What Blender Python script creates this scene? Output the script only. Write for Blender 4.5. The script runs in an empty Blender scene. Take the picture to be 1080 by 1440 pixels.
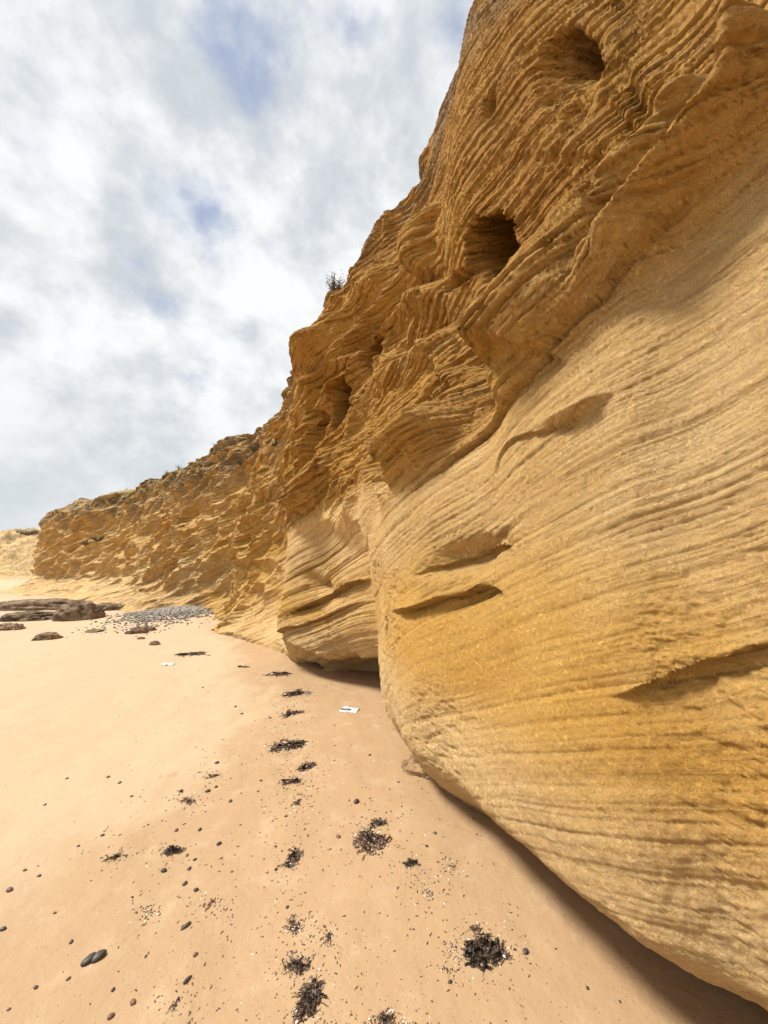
import bpy, math, random
import numpy as np
import time
T0 = time.time()
C = bpy.context.scene.collection
R = math.radians
random.seed(7)

# ------------------------------------------------------------------ camera
EYE = np.array([0.0, 0.0, 1.6])
PITCH = R(8.4)
F = 540.0                                   # focal length in px of a 1080 px wide frame
cam_d = bpy.data.cameras.new('camera')
cam_d.sensor_fit = 'HORIZONTAL'; cam_d.sensor_width = 36; cam_d.lens = 18.0
cam_d.clip_start = 0.05; cam_d.clip_end = 3000
cam = bpy.data.objects.new('camera', cam_d); C.objects.link(cam)
cam.location = EYE; cam.rotation_euler = (R(90) + PITCH, 0, 0)
bpy.context.scene.camera = cam

# ------------------------------------------------------------------ light
SUN_EL, SUN_AZ = R(54), R(-86)              # azimuth from +Y, clockwise; negative = left
SKY_STR = 0.11
sun_d = bpy.data.lights.new('sun', 'SUN'); sun_d.energy = 4.6; sun_d.angle = R(14); sun_d.color = (1, .95, .86)
sun = bpy.data.objects.new('sun', sun_d); C.objects.link(sun)
sun.rotation_euler = (R(90) - SUN_EL, 0, -SUN_AZ + math.pi)
sc = bpy.context.scene
sc.view_settings.view_transform = 'Standard'; sc.view_settings.look = 'None'
sc.view_settings.exposure = 0.52; sc.view_settings.gamma = 1; sc.view_settings.use_curve_mapping = False
sc.render.resolution_x = 768; sc.render.resolution_y = 1024


class NT:
    """small node-tree helper"""
    def __init__(s, nt): s.nt = nt; s.n = nt.nodes; s.l = nt.links
    def new(s, t, **kw):
        n = s.n.new(t)
        for k, v in kw.items(): setattr(n, k, v)
        return n
    def put(s, sock, v):
        if isinstance(v, bpy.types.NodeSocket): s.l.new(v, sock)
        elif v is not None:
            if isinstance(v, (tuple, list)) and len(v) == 3 and sock.type == 'RGBA': v = (*v, 1)
            sock.default_value = v
    def math(s, op, a, b=None, c=None, clamp=False):
        n = s.new('ShaderNodeMath', operation=op, use_clamp=clamp)
        s.put(n.inputs[0], a); s.put(n.inputs[1], b)
        if c is not None: s.put(n.inputs[2], c)
        return n.outputs[0]
    def vmath(s, op, a, b=None, scale=None):
        n = s.new('ShaderNodeVectorMath', operation=op)
        s.put(n.inputs[0], a); s.put(n.inputs[1], b)
        if scale is not None: s.put(n.inputs['Scale'], scale)
        return n.outputs['Value'] if op in ('DOT_PRODUCT', 'LENGTH', 'DISTANCE') else n.outputs[0]
    def noise(s, vec, scale, detail=4, rough=.55, dist=0, col=False):
        n = s.new('ShaderNodeTexNoise')
        s.put(n.inputs['Vector'], vec); s.put(n.inputs['Scale'], scale); n.inputs['Detail'].default_value = detail
        n.inputs['Roughness'].default_value = rough; n.inputs['Distortion'].default_value = dist
        return n.outputs['Color'] if col else n.outputs['Fac']
    def voro(s, vec, scale, feature='F1', rnd=1):
        n = s.new('ShaderNodeTexVoronoi', feature=feature)
        s.put(n.inputs['Vector'], vec); n.inputs['Scale'].default_value = scale; n.inputs['Randomness'].default_value = rnd
        return n.outputs['Distance']
    def ramp(s, v, lo, hi, a=0.0, b=1.0, interp='SMOOTHSTEP'):
        n = s.new('ShaderNodeMapRange', interpolation_type=interp)
        s.put(n.inputs[0], v)
        for i, x in enumerate((lo, hi, a, b)): s.put(n.inputs[i + 1], x)
        return n.outputs[0]
    def mix(s, f, a, b, mode='MIX'):
        n = s.new('ShaderNodeMix', data_type='RGBA', blend_type=mode)
        s.put(n.inputs[0], f); s.put(n.inputs[6], a); s.put(n.inputs[7], b)
        return n.outputs[2]
    def bump(s, h, strength, dist, nrm=None):
        n = s.new('ShaderNodeBump'); n.inputs['Strength'].default_value = strength
        n.inputs['Distance'].default_value = dist; s.put(n.inputs['Height'], h)
        if nrm is not None: s.put(n.inputs['Normal'], nrm)
        return n.outputs[0]


def pixdir(px, py):
    """world direction that the photograph shows at a pixel"""
    x = (px - 540) / F; u = (720 - py) / F
    c, s_ = math.cos(PITCH), math.sin(PITCH)
    return np.array([x, c - u * s_, s_ + u * c])


# world: Nishita sky behind a broken layer of cloud
w = bpy.data.worlds.new('World'); sc.world = w; w.use_nodes = True
g = NT(w.node_tree); g.n.clear()
out = g.new('ShaderNodeOutputWorld'); bg = g.new('ShaderNodeBackground')
bg.inputs['Strength'].default_value = SKY_STR
sky = g.new('ShaderNodeTexSky', sky_type='NISHITA', sun_disc=False, sun_elevation=SUN_EL, sun_rotation=SUN_AZ,
            air_density=1.0, dust_density=1.5, ozone_density=1.5)
tc = g.new('ShaderNodeTexCoord')
D = tc.outputs['Generated']
sx = g.new('ShaderNodeSeparateXYZ'); g.put(sx.inputs[0], D)
zz = g.math('ADD', g.math('MAXIMUM', sx.outputs[2], 0.0), 0.34)
cx = g.new('ShaderNodeCombineXYZ')
g.put(cx.inputs[0], g.math('DIVIDE', sx.outputs[0], zz)); g.put(cx.inputs[1], g.math('DIVIDE', sx.outputs[1], zz))
P2 = g.vmath('MULTIPLY', D, (1.75, 1.75, 2.0))                # cloud pattern on the sky sphere, flattened to the horizon
n1 = g.noise(P2, 1.6, 8, .56, 0)
n2 = g.noise(g.vmath('ADD', P2, (3.1, 7.7, 1.2)), 3.8, 8, .58, 0)
thick = g.math('ADD', g.math('MULTIPLY', n1, .6), g.math('MULTIPLY', n2, .4))
# the openings in the cloud layer
gaps = None
for (px, py, rad, amt) in ((400, 60, .17, .13), (350, 150, .09, .09), (265, 312, .13, .15), (185, 378, .12, .11), (500, 10, .11, .07),
                           (290, 30, .10, .08), (225, 440, .08, .07), (640, 10, .1, .09), (60, 390, .07, .05)):
    d = pixdir(px, py); d = d / np.linalg.norm(d)
    dist = g.vmath('DISTANCE', D, tuple(d))
    wv = g.ramp(dist, rad, 0.0, 0.0, amt)
    wv = g.math('MULTIPLY', wv, 1.35)
    gaps = wv if gaps is None else g.math('ADD', gaps, wv)
thick = g.math('SUBTRACT', thick, gaps)
cover = g.ramp(thick, .26, .43)
puff = g.noise(g.vmath('ADD', P2, (9.0, 2.0, 4.0)), 2.6, 9, .58, 0)
puff2 = g.noise(g.vmath('ADD', P2, (1.0, 5.0, 7.0)), 7.0, 8, .6, 0)
cl = g.math('ADD', g.math('MULTIPLY', puff, .72), g.math('MULTIPLY', puff2, .28))
ccol = g.mix(g.ramp(cl, .38, .60), (4.0, 4.3, 4.55), (6.2, 6.3, 6.35))
ccol = g.mix(g.ramp(sx.outputs[2], 0.0, .45, .7, 0.0), ccol, (4.6, 4.9, 5.05))
skyb = g.mix(.72, sky.outputs[0], (2.5, 3.0, 4.1))
g.put(bg.inputs['Color'], g.mix(cover, skyb, ccol))
g.l.new(bg.outputs[0], out.inputs[0])

# ------------------------------------------------------------------ numeric helpers
_rng = np.random.default_rng(11)
_TAB = _rng.random((64, 64, 64), dtype=np.float32) * 2 - 1
def vnoise(x, y, z):
    """smooth lattice noise in -1..1"""
    x = np.asarray(x, np.float32); y = np.asarray(y, np.float32); z = np.asarray(z, np.float32)
    x0 = np.floor(x); y0 = np.floor(y); z0 = np.floor(z)
    fx = x - x0; fy = y - y0; fz = z - z0
    fx = fx * fx * (3 - 2 * fx); fy = fy * fy * (3 - 2 * fy); fz = fz * fz * (3 - 2 * fz)
    a = x0.astype(np.int32) & 63; b = y0.astype(np.int32) & 63; c = z0.astype(np.int32) & 63
    a1 = (a + 1) & 63; b1 = (b + 1) & 63; c1 = (c + 1) & 63
    def L(p, q, t): return p + (q - p) * t
    return L(L(L(_TAB[a, b, c], _TAB[a1, b, c], fx), L(_TAB[a, b1, c], _TAB[a1, b1, c], fx), fy),
             L(L(_TAB[a, b, c1], _TAB[a1, b, c1], fx), L(_TAB[a, b1, c1], _TAB[a1, b1, c1], fx), fy), fz)
def fbm(P, sc_, oct=4, gain=.5, off=0.0):
    s_ = 0; a = 1; f = sc_; t = 0
    for i in range(oct):
        s_ = s_ + a * vnoise(P[..., 0] * f + off + 13.7 * i, P[..., 1] * f + off * .7 + 5.1 * i, P[..., 2] * f + off * 1.3)
        t += a; a *= gain; f *= 2.03
    return s_ / t
def n1d(t, seed):
    return vnoise(t, np.full_like(t, seed + .5), np.full_like(t, seed * 1.7 + .5))
def sstep(a, b, x):
    t = np.clip((x - a) / (b - a), 0, 1); return t * t * (3 - 2 * t)
def pchip(xk, yk, x):
    """monotone cubic through (xk, yk); yk may carry extra axes"""
    xk = np.asarray(xk, float); yk = np.asarray(yk, float)
    h = np.diff(xk); hh = h.reshape(-1, *([1] * (yk.ndim - 1)))
    d = np.diff(yk, axis=0) / hh
    m = np.zeros_like(yk)
    m[1:-1] = np.where(d[:-1] * d[1:] > 0, 2 * d[:-1] * d[1:] / (d[:-1] + d[1:] + 1e-12 * np.sign(d[:-1] + d[1:] + 1e-30)), 0)
    m[0] = d[0]; m[-1] = d[-1]
    i = np.clip(np.searchsorted(xk, x) - 1, 0, len(xk) - 2)
    t = ((x - xk[i]) / h[i]); t = t.reshape(-1, *([1] * (yk.ndim - 1))); H = hh[i]
    t2 = t * t; t3 = t2 * t
    return (2 * t3 - 3 * t2 + 1) * yk[i] + (t3 - 2 * t2 + t) * H * m[i] + (-2 * t3 + 3 * t2) * yk[i + 1] + (t3 - t2) * H * m[i + 1]
def catmull(P, n):
    P = np.asarray(P, float); P = np.vstack([2 * P[0] - P[1], P, 2 * P[-1] - P[-2]])
    out = []
    for i in range(1, len(P) - 2):
        t = np.linspace(0, 1, n, endpoint=False)[:, None]
        a, b, c, d = P[i - 1], P[i], P[i + 1], P[i + 2]
        out.append(.5 * ((2 * b) + (c - a) * t + (2 * a - 5 * b + 4 * c - d) * t * t + (3 * b - 3 * c + d - a) * t ** 3))
    out.append(P[-2][None]); return np.vstack(out)
def grid_normals(V):
    du = np.gradient(V, axis=0); dv = np.gradient(V, axis=1)
    N = np.cross(dv, du); N /= (np.linalg.norm(N, axis=2, keepdims=True) + 1e-12)
    return N
def project(V):
    P = V - EYE; c, s_ = math.cos(PITCH), math.sin(PITCH)
    dep = P[..., 1] * c + P[..., 2] * s_; up = -P[..., 1] * s_ + P[..., 2] * c
    dd = np.where(dep > .05, dep, np.nan)
    return 540 + F * P[..., 0] / dd, 720 - F * up / dd, dep
def mesh_from_grid(name, V, mat, attrs={}, smooth=True):
    ns, nz = V.shape[:2]
    idx = np.arange(ns * nz, dtype=np.int32).reshape(ns, nz)
    q = np.stack([idx[:-1, :-1], idx[:-1, 1:], idx[1:, 1:], idx[1:, :-1]], axis=-1).reshape(-1, 4)
    me = bpy.data.meshes.new(name)
    me.vertices.add(ns * nz); me.vertices.foreach_set('co', V.astype(np.float32).ravel())
    me.loops.add(q.size); me.loops.foreach_set('vertex_index', q.ravel())
    me.polygons.add(len(q)); me.polygons.foreach_set('loop_start', np.arange(0, q.size, 4, dtype=np.int32))
    me.polygons.foreach_set('use_smooth', np.full(len(q), smooth))
    me.update(calc_edges=True)
    for k, v in attrs.items():
        a = me.attributes.new(k, 'FLOAT', 'POINT'); a.data.foreach_set('value', v.astype(np.float32).ravel())
    me.materials.append(mat)
    o = bpy.data.objects.new(name, me); C.objects.link(o)
    return o
def mat_new(name):
    m = bpy.data.materials.new(name); m.use_nodes = True
    g = NT(m.node_tree); b = g.n['Principled BSDF']
    return m, g, b
def tag(o, label=None, cat=None, group=None, kind=None):
    if label: o['label'] = label
    if cat: o['category'] = cat
    if group: o['group'] = group
    if kind: o['kind'] = kind
    return o

#@MATERIALS
# ------------------------------------------------------------------ materials
def rock_material():
    m, g, b = mat_new('sandstone')
    geo = g.new('ShaderNodeNewGeometry'); P = geo.outputs['Position']
    A = lambda n: g.new('ShaderNodeAttribute', attribute_name=n).outputs['Fac']
    bed, fine, crust, green = A('bed'), A('fine'), A('crust'), A('green')
    # bedding coordinate in a stretched space: thin along the bed normal, long along the bed
    cb = g.new('ShaderNodeCombineXYZ'); sp = g.new('ShaderNodeSeparateXYZ'); g.put(sp.inputs[0], P)
    g.put(cb.inputs[0], sp.outputs[0]); g.put(cb.inputs[1], sp.outputs[1]); g.put(cb.inputs[2], g.math('MULTIPLY', bed, 14.0))
    Q = cb.outputs[0]
    big = g.noise(P, .55, 4, .5)
    med = g.noise(P, 2.3, 6, .6, .3)
    lam = g.noise(Q, 1.6, 5, .62)
    lamf = g.noise(Q, 5.0, 4, .65)
    grain = g.noise(P, 240, 3, .75)
    mott = g.noise(P, 28, 5, .7)
    col = g.mix(g.ramp(med, .34, .66), (.70, .43, .145), (.82, .575, .26))
    col = g.mix(g.ramp(big, .42, .62, 0, .75), col, (.68, .39, .085))          # ochre staining
    warm = A('warm')
    col = g.mix(g.math('MULTIPLY', warm, .8, clamp=True), col, g.mix(g.ramp(g.noise(P, 1.3, 5, .65), .35, .65), (.47, .215, .035), (.68, .375, .085)))
    pale = A('pale')
    col = g.mix(g.math('MULTIPLY', g.math('MULTIPLY', pale, g.ramp(mott, .3, .6, .5, 1)), .8, clamp=True), col, (.82, .61, .35))
    col = g.mix(g.math('MULTIPLY', g.ramp(lam, .52, .70, 0, .55), g.math('ADD', fine, .1)), col, (.64, .45, .22))
    col = g.mix(g.math('MULTIPLY', g.ramp(lam, .46, .32, 0, .6), g.math('ADD', fine, .1)), col, (.37, .20, .07))
    col = g.mix(g.math('MULTIPLY', g.ramp(lamf, .42, .30, 0, .6), g.math('ADD', fine, .05)), col, (.22, .11, .04))  # dark laminae, with the shade of the grooves put into their colour
    col = g.mix(g.ramp(mott, .60, .75, 0, .3), col, (.70, .52, .30))
    # hairline partings along the beds
    tn = g.math('ABSOLUTE', g.math('SUBTRACT', g.noise(Q, 1.0, 3, .5), .5))
    line = g.math('MULTIPLY', g.ramp(tn, .018, 0.0), g.ramp(g.noise(P, 3.5, 4, .6), .42, .58))
    line = g.math('MULTIPLY', line, g.math('ADD', g.math('MULTIPLY', fine, .8), .2))
    col = g.mix(g.math('MULTIPLY', line, .75), col, (.24, .13, .05))
    cr = g.math('MULTIPLY', crust, g.ramp(g.noise(P, 1.7, 6, .7), .38, .58))
    col = g.mix(g.math('MULTIPLY', cr, .85), col, g.mix(g.ramp(mott, .35, .65), (.20, .145, .10), (.40, .31, .21)))
    gr = g.math('MULTIPLY', green, g.ramp(g.noise(P, 3.1, 5, .7), .47, .56))
    col = g.mix(gr, col, (.13, .125, .055))
    spk = g.ramp(g.noise(g.vmath('MULTIPLY', P, (1.0, 1.0, 2.2)), 30, 5, .75), .37, .30, 0, .75)
    col = g.mix(g.math('MULTIPLY', spk, g.ramp(g.noise(P, 1.4, 3, .6), .42, .62, .15, 1)), col, (.20, .11, .05))   # dark specks
    col = g.mix(1.0, col, g.mix(grain, (.66, .63, .58), (1.32, 1.30, 1.28)), 'MULTIPLY')
    g.put(b.inputs['Base Color'], col)
    b.inputs['Roughness'].default_value = .92
    b.inputs['Specular IOR Level'].default_value = .2
    # relief too fine for the mesh
    lamh = g.math('ADD', g.math('MULTIPLY', g.noise(Q, 4.0, 4, .6), .6), g.math('MULTIPLY', g.noise(Q, 11.0, 3, .6), .4))
    n = g.bump(g.math('MULTIPLY', lamh, g.math('ADD', g.math('MULTIPLY', fine, .9), .12)), .9, .045)
    pit = g.ramp(g.noise(P, 38, 5, .72), .26, .60, interp='LINEAR')
    n = g.bump(pit, 1.0, .022, n)
    n = g.bump(g.math('SUBTRACT', 1.0, line), .8, .010, n)
    cb2 = g.new('ShaderNodeCombineXYZ'); g.put(cb2.inputs[0], sp.outputs[0]); g.put(cb2.inputs[1], sp.outputs[1]); g.put(cb2.inputs[2], g.math('MULTIPLY', bed, 3.2))
    flk = g.ramp(g.noise(cb2.outputs[0], 9, 6, .74), .34, .44)       # small flaked scars
    n = g.bump(flk, .5, .010, n)
    n = g.bump(g.noise(P, 90, 5, .85), 1.0, .012, n)
    g.put(b.inputs['Normal'], n)
    return m

def sand_material():
    m, g, b = mat_new('sand')
    geo = g.new('ShaderNodeNewGeometry'); P = geo.outputs['Position']
    wet_tone = g.new('ShaderNodeAttribute', attribute_name='wet_tone').outputs['Fac']
    mp = g.new('ShaderNodeMapping'); g.put(mp.inputs[0], P); mp.inputs['Rotation'].default_value = (0, 0, R(-14)); mp.inputs['Scale'].default_value = (1, .33, 1)
    n_l = g.noise(mp.outputs[0], .8, 5, .55, .2); n_m = g.noise(P, 2.6, 6, .62, .3)
    gr = g.noise(P, 330, 2, .8)
    wv = g.math('ADD', wet_tone, g.math('ADD', g.math('MULTIPLY', g.math('SUBTRACT', n_l, .5), 1.7), g.math('MULTIPLY', g.math('SUBTRACT', n_m, .5), .55)))
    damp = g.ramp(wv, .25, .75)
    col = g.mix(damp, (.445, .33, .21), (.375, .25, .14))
    col = g.mix(g.ramp(g.noise(P, 5, 6, .65), .5, .72, 0, .35), col, (.50, .385, .255))
    col = g.mix(1.0, col, g.mix(gr, (.80, .79, .77), (1.18, 1.17, 1.16)), 'MULTIPLY')
    sp = g.math('LESS_THAN', g.voro(P, 60), .16)
    sel = g.math('GREATER_THAN', g.noise(P, 23, 2, .5), .57)
    col = g.mix(g.math('MULTIPLY', g.math('MULTIPLY', sp, sel), .7), col, (.12, .08, .05))
    g.put(b.inputs['Base Color'], col)
    g.put(b.inputs['Roughness'], g.ramp(damp, 0, 1, .85, .62))
    b.inputs['Specular IOR Level'].default_value = .3
    n = g.bump(g.noise(P, 2.1, 4, .5, .3), .6, .05)
    dm_ = g.ramp(g.voro(P, 3.1), .0, .22)                       # shallow dimples and old prints
    n = g.bump(g.math('MULTIPLY', dm_, g.ramp(g.noise(P, 1.1, 2, .5), .45, .6)), .5, .015, n)
    n = g.bump(g.noise(P, 24, 5, .65), .5, .010, n)
    n = g.bump(g.noise(P, 210, 3, .8), .5, .0035, n)
    g.put(b.inputs['Normal'], n)
    return m

ROCK = rock_material(); SAND = sand_material()

#@CLIFF
# ------------------------------------------------------------------ the cliff
LEV = [-.4, 0, .2, .42, .75, 1.2, 1.8, 2.5, 3.3, 4.3, 5.6, 99]
#  foot/lip point, top height, offsets outwards (towards the beach) at the levels
ST = [
 ((3.6, -12),  7.5, [-.5,-.4,-.2, .0, .0, -.1, -.2, -.3, -.5, -.7, -1.0, -1.6]),
 ((2.4, -5),   7.5, [-.5,-.4,-.2, .0, .0, -.1, -.2, -.3, -.5, -.7, -1.0, -1.6]),
 ((1.75, -1.3),7.6, [-.6,-.45,-.2,.0, .0, -.08,-.2, -.3, -.5, -.7, -1.0, -1.6]),
 ((1.40, .3),  7.7, [-.8,-.65,-.33,-.04, .0, -.08,-.2, -.3, -.5, -.7, -1.0, -1.6]),
 ((1.09, 1.14),7.8, [-.85,-.65,-.30,-.03, .0, -.06,-.17,-.32,-.5, -.75,-1.1, -1.7]),
 ((.80, 1.46), 7.9, [-.85,-.62,-.28,-.02, -.0,-.06,-.17,-.32,-.5, -.75,-1.1, -1.6]),
 ((.62, 1.84), 8.0, [-.8,-.6,-.28,-.03,-.01,-.08,-.17,-.30,-.45,-.7, -1.0, -1.5]),
 ((.46, 2.4),  8.0, [-.6,-.4,-.15,.0, -.03,-.10,-.17,-.22,-.30,-.50,-.60, -1.05]),
 ((.20, 2.95), 8.0, [-.45,-.3,-.1, .0, .02,-.05,-.12,-.14,-.25,-.42,-.50, -.78]),
 ((.03, 3.7),  8.0, [-.3,-.2,-.06, .0, .05, .03, .03, .05,-.05,-.42,-.62, -.92]),
 ((-.05, 4.4), 7.9, [-.3,-.15,-.03,.0, .02, .06, .20, .28,-.0,-.36,-.58, -.92]),
 ((-.02, 4.92), 7.6, [-.5,-.4,-.3, -.06,.04,.12, .22, .20,-.05,-.22,-.40, -.75]),
 ((-.45, 5.4), 7.3, [-1.1,-1.0,-.8,-.12,.08, .12, .08, .04,-.10,-.15,-.25, -.60]),
 ((-1.05,5.85),7.1, [-1.0,-.9,-.6, -.0,.02, -.05,-.10,-.1,-.15, -.2, -.3,-.75]),
 ((-1.62,6.4), 7.0, [-.5,-.35,-.1, .05,.10, .04, .0, .0, -.1,-.2, -.35, -.85]),
 ((-1.75,7.1), 6.9, [-.2,-.1,.0, -.05,-.1,-.15,-.15,-.1,-.15,-.2, -.4, -1.0]),
 ((-2.5, 8.1), 6.9, [.1, .0, -.05,-.15,-.25,-.3,-.35,-.35,-.4,-.5, -.8, -1.4]),
 ((-4.1, 9.8), 7.0, [.1, .0, -.1,-.25,-.4,-.55,-.7,-.8,-.9,-1.1,-1.5,-2.2]),
 ((-5.2,11.9), 7.2, [.2, .0, -.1,-.3,-.5,-.6,-.8, -.9,-1.0,-1.3,-1.8,-2.5]),
 ((-7.6,13.2), 7.3, [.3, .0, -.2,-.4,-.7,-.9,-1.1,-1.2,-1.4,-1.7,-2.2,-3.0]),
 ((-10.5,15.5),7.4, [.6, .0, -.3,-.6,-1.0,-1.3,-1.4,-1.5,-1.7,-2.1,-2.6,-3.6]),
 ((-14, 18.5), 7.3, [.9, .0, -.4,-.8,-1.3,-1.7,-1.9,-2.0,-2.2,-2.6,-3.0,-3.9]),
 ((-18.5,22),  7.0, [1.2,.0, -.5,-1.0,-1.6,-2.1,-2.3,-2.4,-2.6,-2.9,-3.2,-3.8]),
 ((-23.8,25),6.4, [1.2,.0, -.6,-1.1,-1.7,-2.1,-2.2,-2.3,-2.4,-2.4,-2.5,-2.8]),
 ((-27.4,28.4),5.9, [1.0,.0, -.5,-.8,-1.2,-1.5,-1.6,-1.7,-1.8,-1.9,-2.0,-2.3]),
 ((-28.4,34),  5.2, [.6, .0, -.3,-.6,-.8,-1.1,-1.3,-1.5,-1.8,-2.0,-2.2,-2.6]),
 ((-22, 44),   5.0, [.6, .0, -.3,-.6,-.8,-1.1,-1.3,-1.5,-1.8,-2.0,-2.2,-2.6]),
]
NS, NZ = 1240, 930
base = np.array([s[0] for s in ST]); 
dense = catmull(base, 40)
sarc = np.concatenate([[0], np.cumsum(np.linalg.norm(np.diff(dense, axis=0), axis=1))])
knot = sarc[::40]
# outward normal from a smoothed tangent, so that neighbouring columns never cross
tan = np.gradient(dense, axis=0); su = np.linspace(0, sarc[-1], 1500)
tn = np.stack([np.interp(su, sarc, tan[:, k] / np.linalg.norm(tan, axis=1)) for k in (0, 1)], 1)
w0 = np.clip(np.hypot(np.interp(su, sarc, dense[:, 0]), np.interp(su, sarc, dense[:, 1])) * .14, .35, 2.2)
sm = np.stack([[(np.exp(-((su - a) / b) ** 2) @ tn[:, k]) for k in (0, 1)] for a, b in zip(su, w0)])
sm /= np.linalg.norm(sm, axis=1, keepdims=True)
outn = np.stack([-sm[:, 1], sm[:, 0]], 1)               # left of the walking direction = beach side
# column spacing follows how large the wall stands in view
bx_ = np.interp(su, sarc, dense[:, 0]); by_ = np.interp(su, sarc, dense[:, 1])
dist_ = np.hypot(bx_, by_)
wgt = 1 / np.clip(dist_, .9, None) * np.where(by_ < .3, .25, 1.0) * np.where(su > sarc[-1] - 14, .25, 1)
wgt *= 1 + .5 * np.exp(-((by_ - 5.7) / 1.0) ** 2)
cum = np.concatenate([[0], np.cumsum((wgt[1:] + wgt[:-1]) / 2 * np.diff(su))])
S = np.interp(np.linspace(0, cum[-1], NS), cum, su)
bp = np.stack([np.interp(S, sarc, dense[:, k]) for k in (0, 1)], 1)
on = np.stack([np.interp(S, su, outn[:, k]) for k in (0, 1)], 1)
ztop = pchip(knot, np.array([s[1] for s in ST]), S)
off = pchip(knot, np.array([s[2] for s in ST]), S)         # NS x levels
pp = np.stack([bp[:, 0], bp[:, 1], np.zeros(NS)], 1)
ztop = ztop + .30 * fbm(pp, .45, 4, .6) + .35*fbm(pp, 1.4, 3, .6, 3.0)
lipn = (.16 * fbm(pp, 1.9, 3, .6, 17.) ) * sstep(2.2, 4.5, np.hypot(bp[:, 0], bp[:, 1])) * sstep(12, 8, bp[:, 1]) + .03 * fbm(pp, 3.1, 3, .6, 19.)
# per-column profile, resampled by its size in view
NP = 30                                                     # rows on top of the cliff
tz = np.linspace(0, 1, 420)
V = np.zeros((NS, NZ, 3))
for i in range(NS):
    lv = np.array(LEV, float); lv[-1] = ztop[i]
    if lv[-2] > lv[-1] - .3: lv[-2] = lv[-1] - .3
    z = lv[0] + (lv[-1] - lv[0]) * tz
    o_ = pchip(lv, off[i], z + lipn[i] * np.exp(-((z - .3) / .35) ** 2))
    # round the crown of the cliff
    edge = np.clip((z - (lv[-1] - .55)) / .55, 0, 1); o_ = o_ - .55 * edge ** 3
    x = bp[i, 0] + on[i, 0] * o_; y = bp[i, 1] + on[i, 1] * o_
    dd = np.sqrt(x * x + y * y + (z - 1.6) ** 2); ln = np.sqrt(np.diff(o_) ** 2 + np.diff(z) ** 2) / ((dd[1:] + dd[:-1]) / 2) 
    cu = np.concatenate([[0], np.cumsum(ln)])
    t = np.interp(np.linspace(0, cu[-1], NZ - NP), cu, tz)
    V[i, :NZ - NP, 0] = np.interp(t, tz, x); V[i, :NZ - NP, 1] = np.interp(t, tz, y); V[i, :NZ - NP, 2] = np.interp(t, tz, z)
    k = (np.arange(1, NP + 1) / NP) ** 2.2 * 16
    V[i, NZ - NP:, 0] = x[-1] - on[i, 0] * k; V[i, NZ - NP:, 1] = y[-1] - on[i, 1] * k
    V[i, NZ - NP:, 2] = z[-1] + .02 * k + .12 * np.sqrt(k)
wall = np.ones((NS, NZ)); wall[:, NZ - NP:] = np.linspace(1, 0.1, NP)
SS = np.repeat(S[:, None], NZ, 1)
far = sstep(7.2, 10.0, V[..., 1]) 
farx = sstep(11, 17, V[..., 1])
N = grid_normals(V)
if (N[NS // 3, NZ // 3, 0]) > 0: N = -N

# broad swells
V0 = V.copy()
V = V + N * ((.07 * fbm(V0, 1.1, 3, .5) * (1 - far) + far * (.30 * fbm(V0, .55, 3, .55, 4.0))) * wall)[..., None]

# ---- features traced along the wall: a pixel picks the point of the wall it stands for
Z0 = V0[..., 2].copy()
ON3 = np.repeat(np.stack([on[:, 0], on[:, 1], np.zeros(NS)], 1)[:, None], NZ, 1)
QS = np.stack([SS, Z0], -1)
Qq = QS[::3, ::3]; PROJ = {}
def pick(px, py, push=0.0, prev=None):
    """the place on the wall (metres along it, metres up) that, moved out by push, is seen at a pixel of the photograph"""
    push = round(push, 2)
    if push not in PROJ: PROJ[push] = project(V[::3, ::3] + ON3[::3, ::3] * push)
    PXg, PYg, DPg = PROJ[push]
    d2 = (PXg - px) ** 2 + (PYg - py) ** 2
    d2 = np.where(np.isnan(d2), 1e9, d2)
    m_ = max(60.0, d2.min() * 1.3)
    c_ = DPg + d2 * .003 + (0 if prev is None else 1.2 * np.hypot(Qq[..., 0] - prev[0], Qq[..., 1] - prev[1]))
    k = np.argmin(np.where(d2 <= m_, c_, 1e9)); i, j = np.unravel_index(k, d2.shape)
    return Qq[i, j]
DISP = np.zeros((NS, NZ)); Vf = V.reshape(-1, 3); Qf = QS.reshape(-1, 2)
BODY = (np.arange(NZ) < NZ - NP)[None, :].repeat(NS, 0).ravel()
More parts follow.
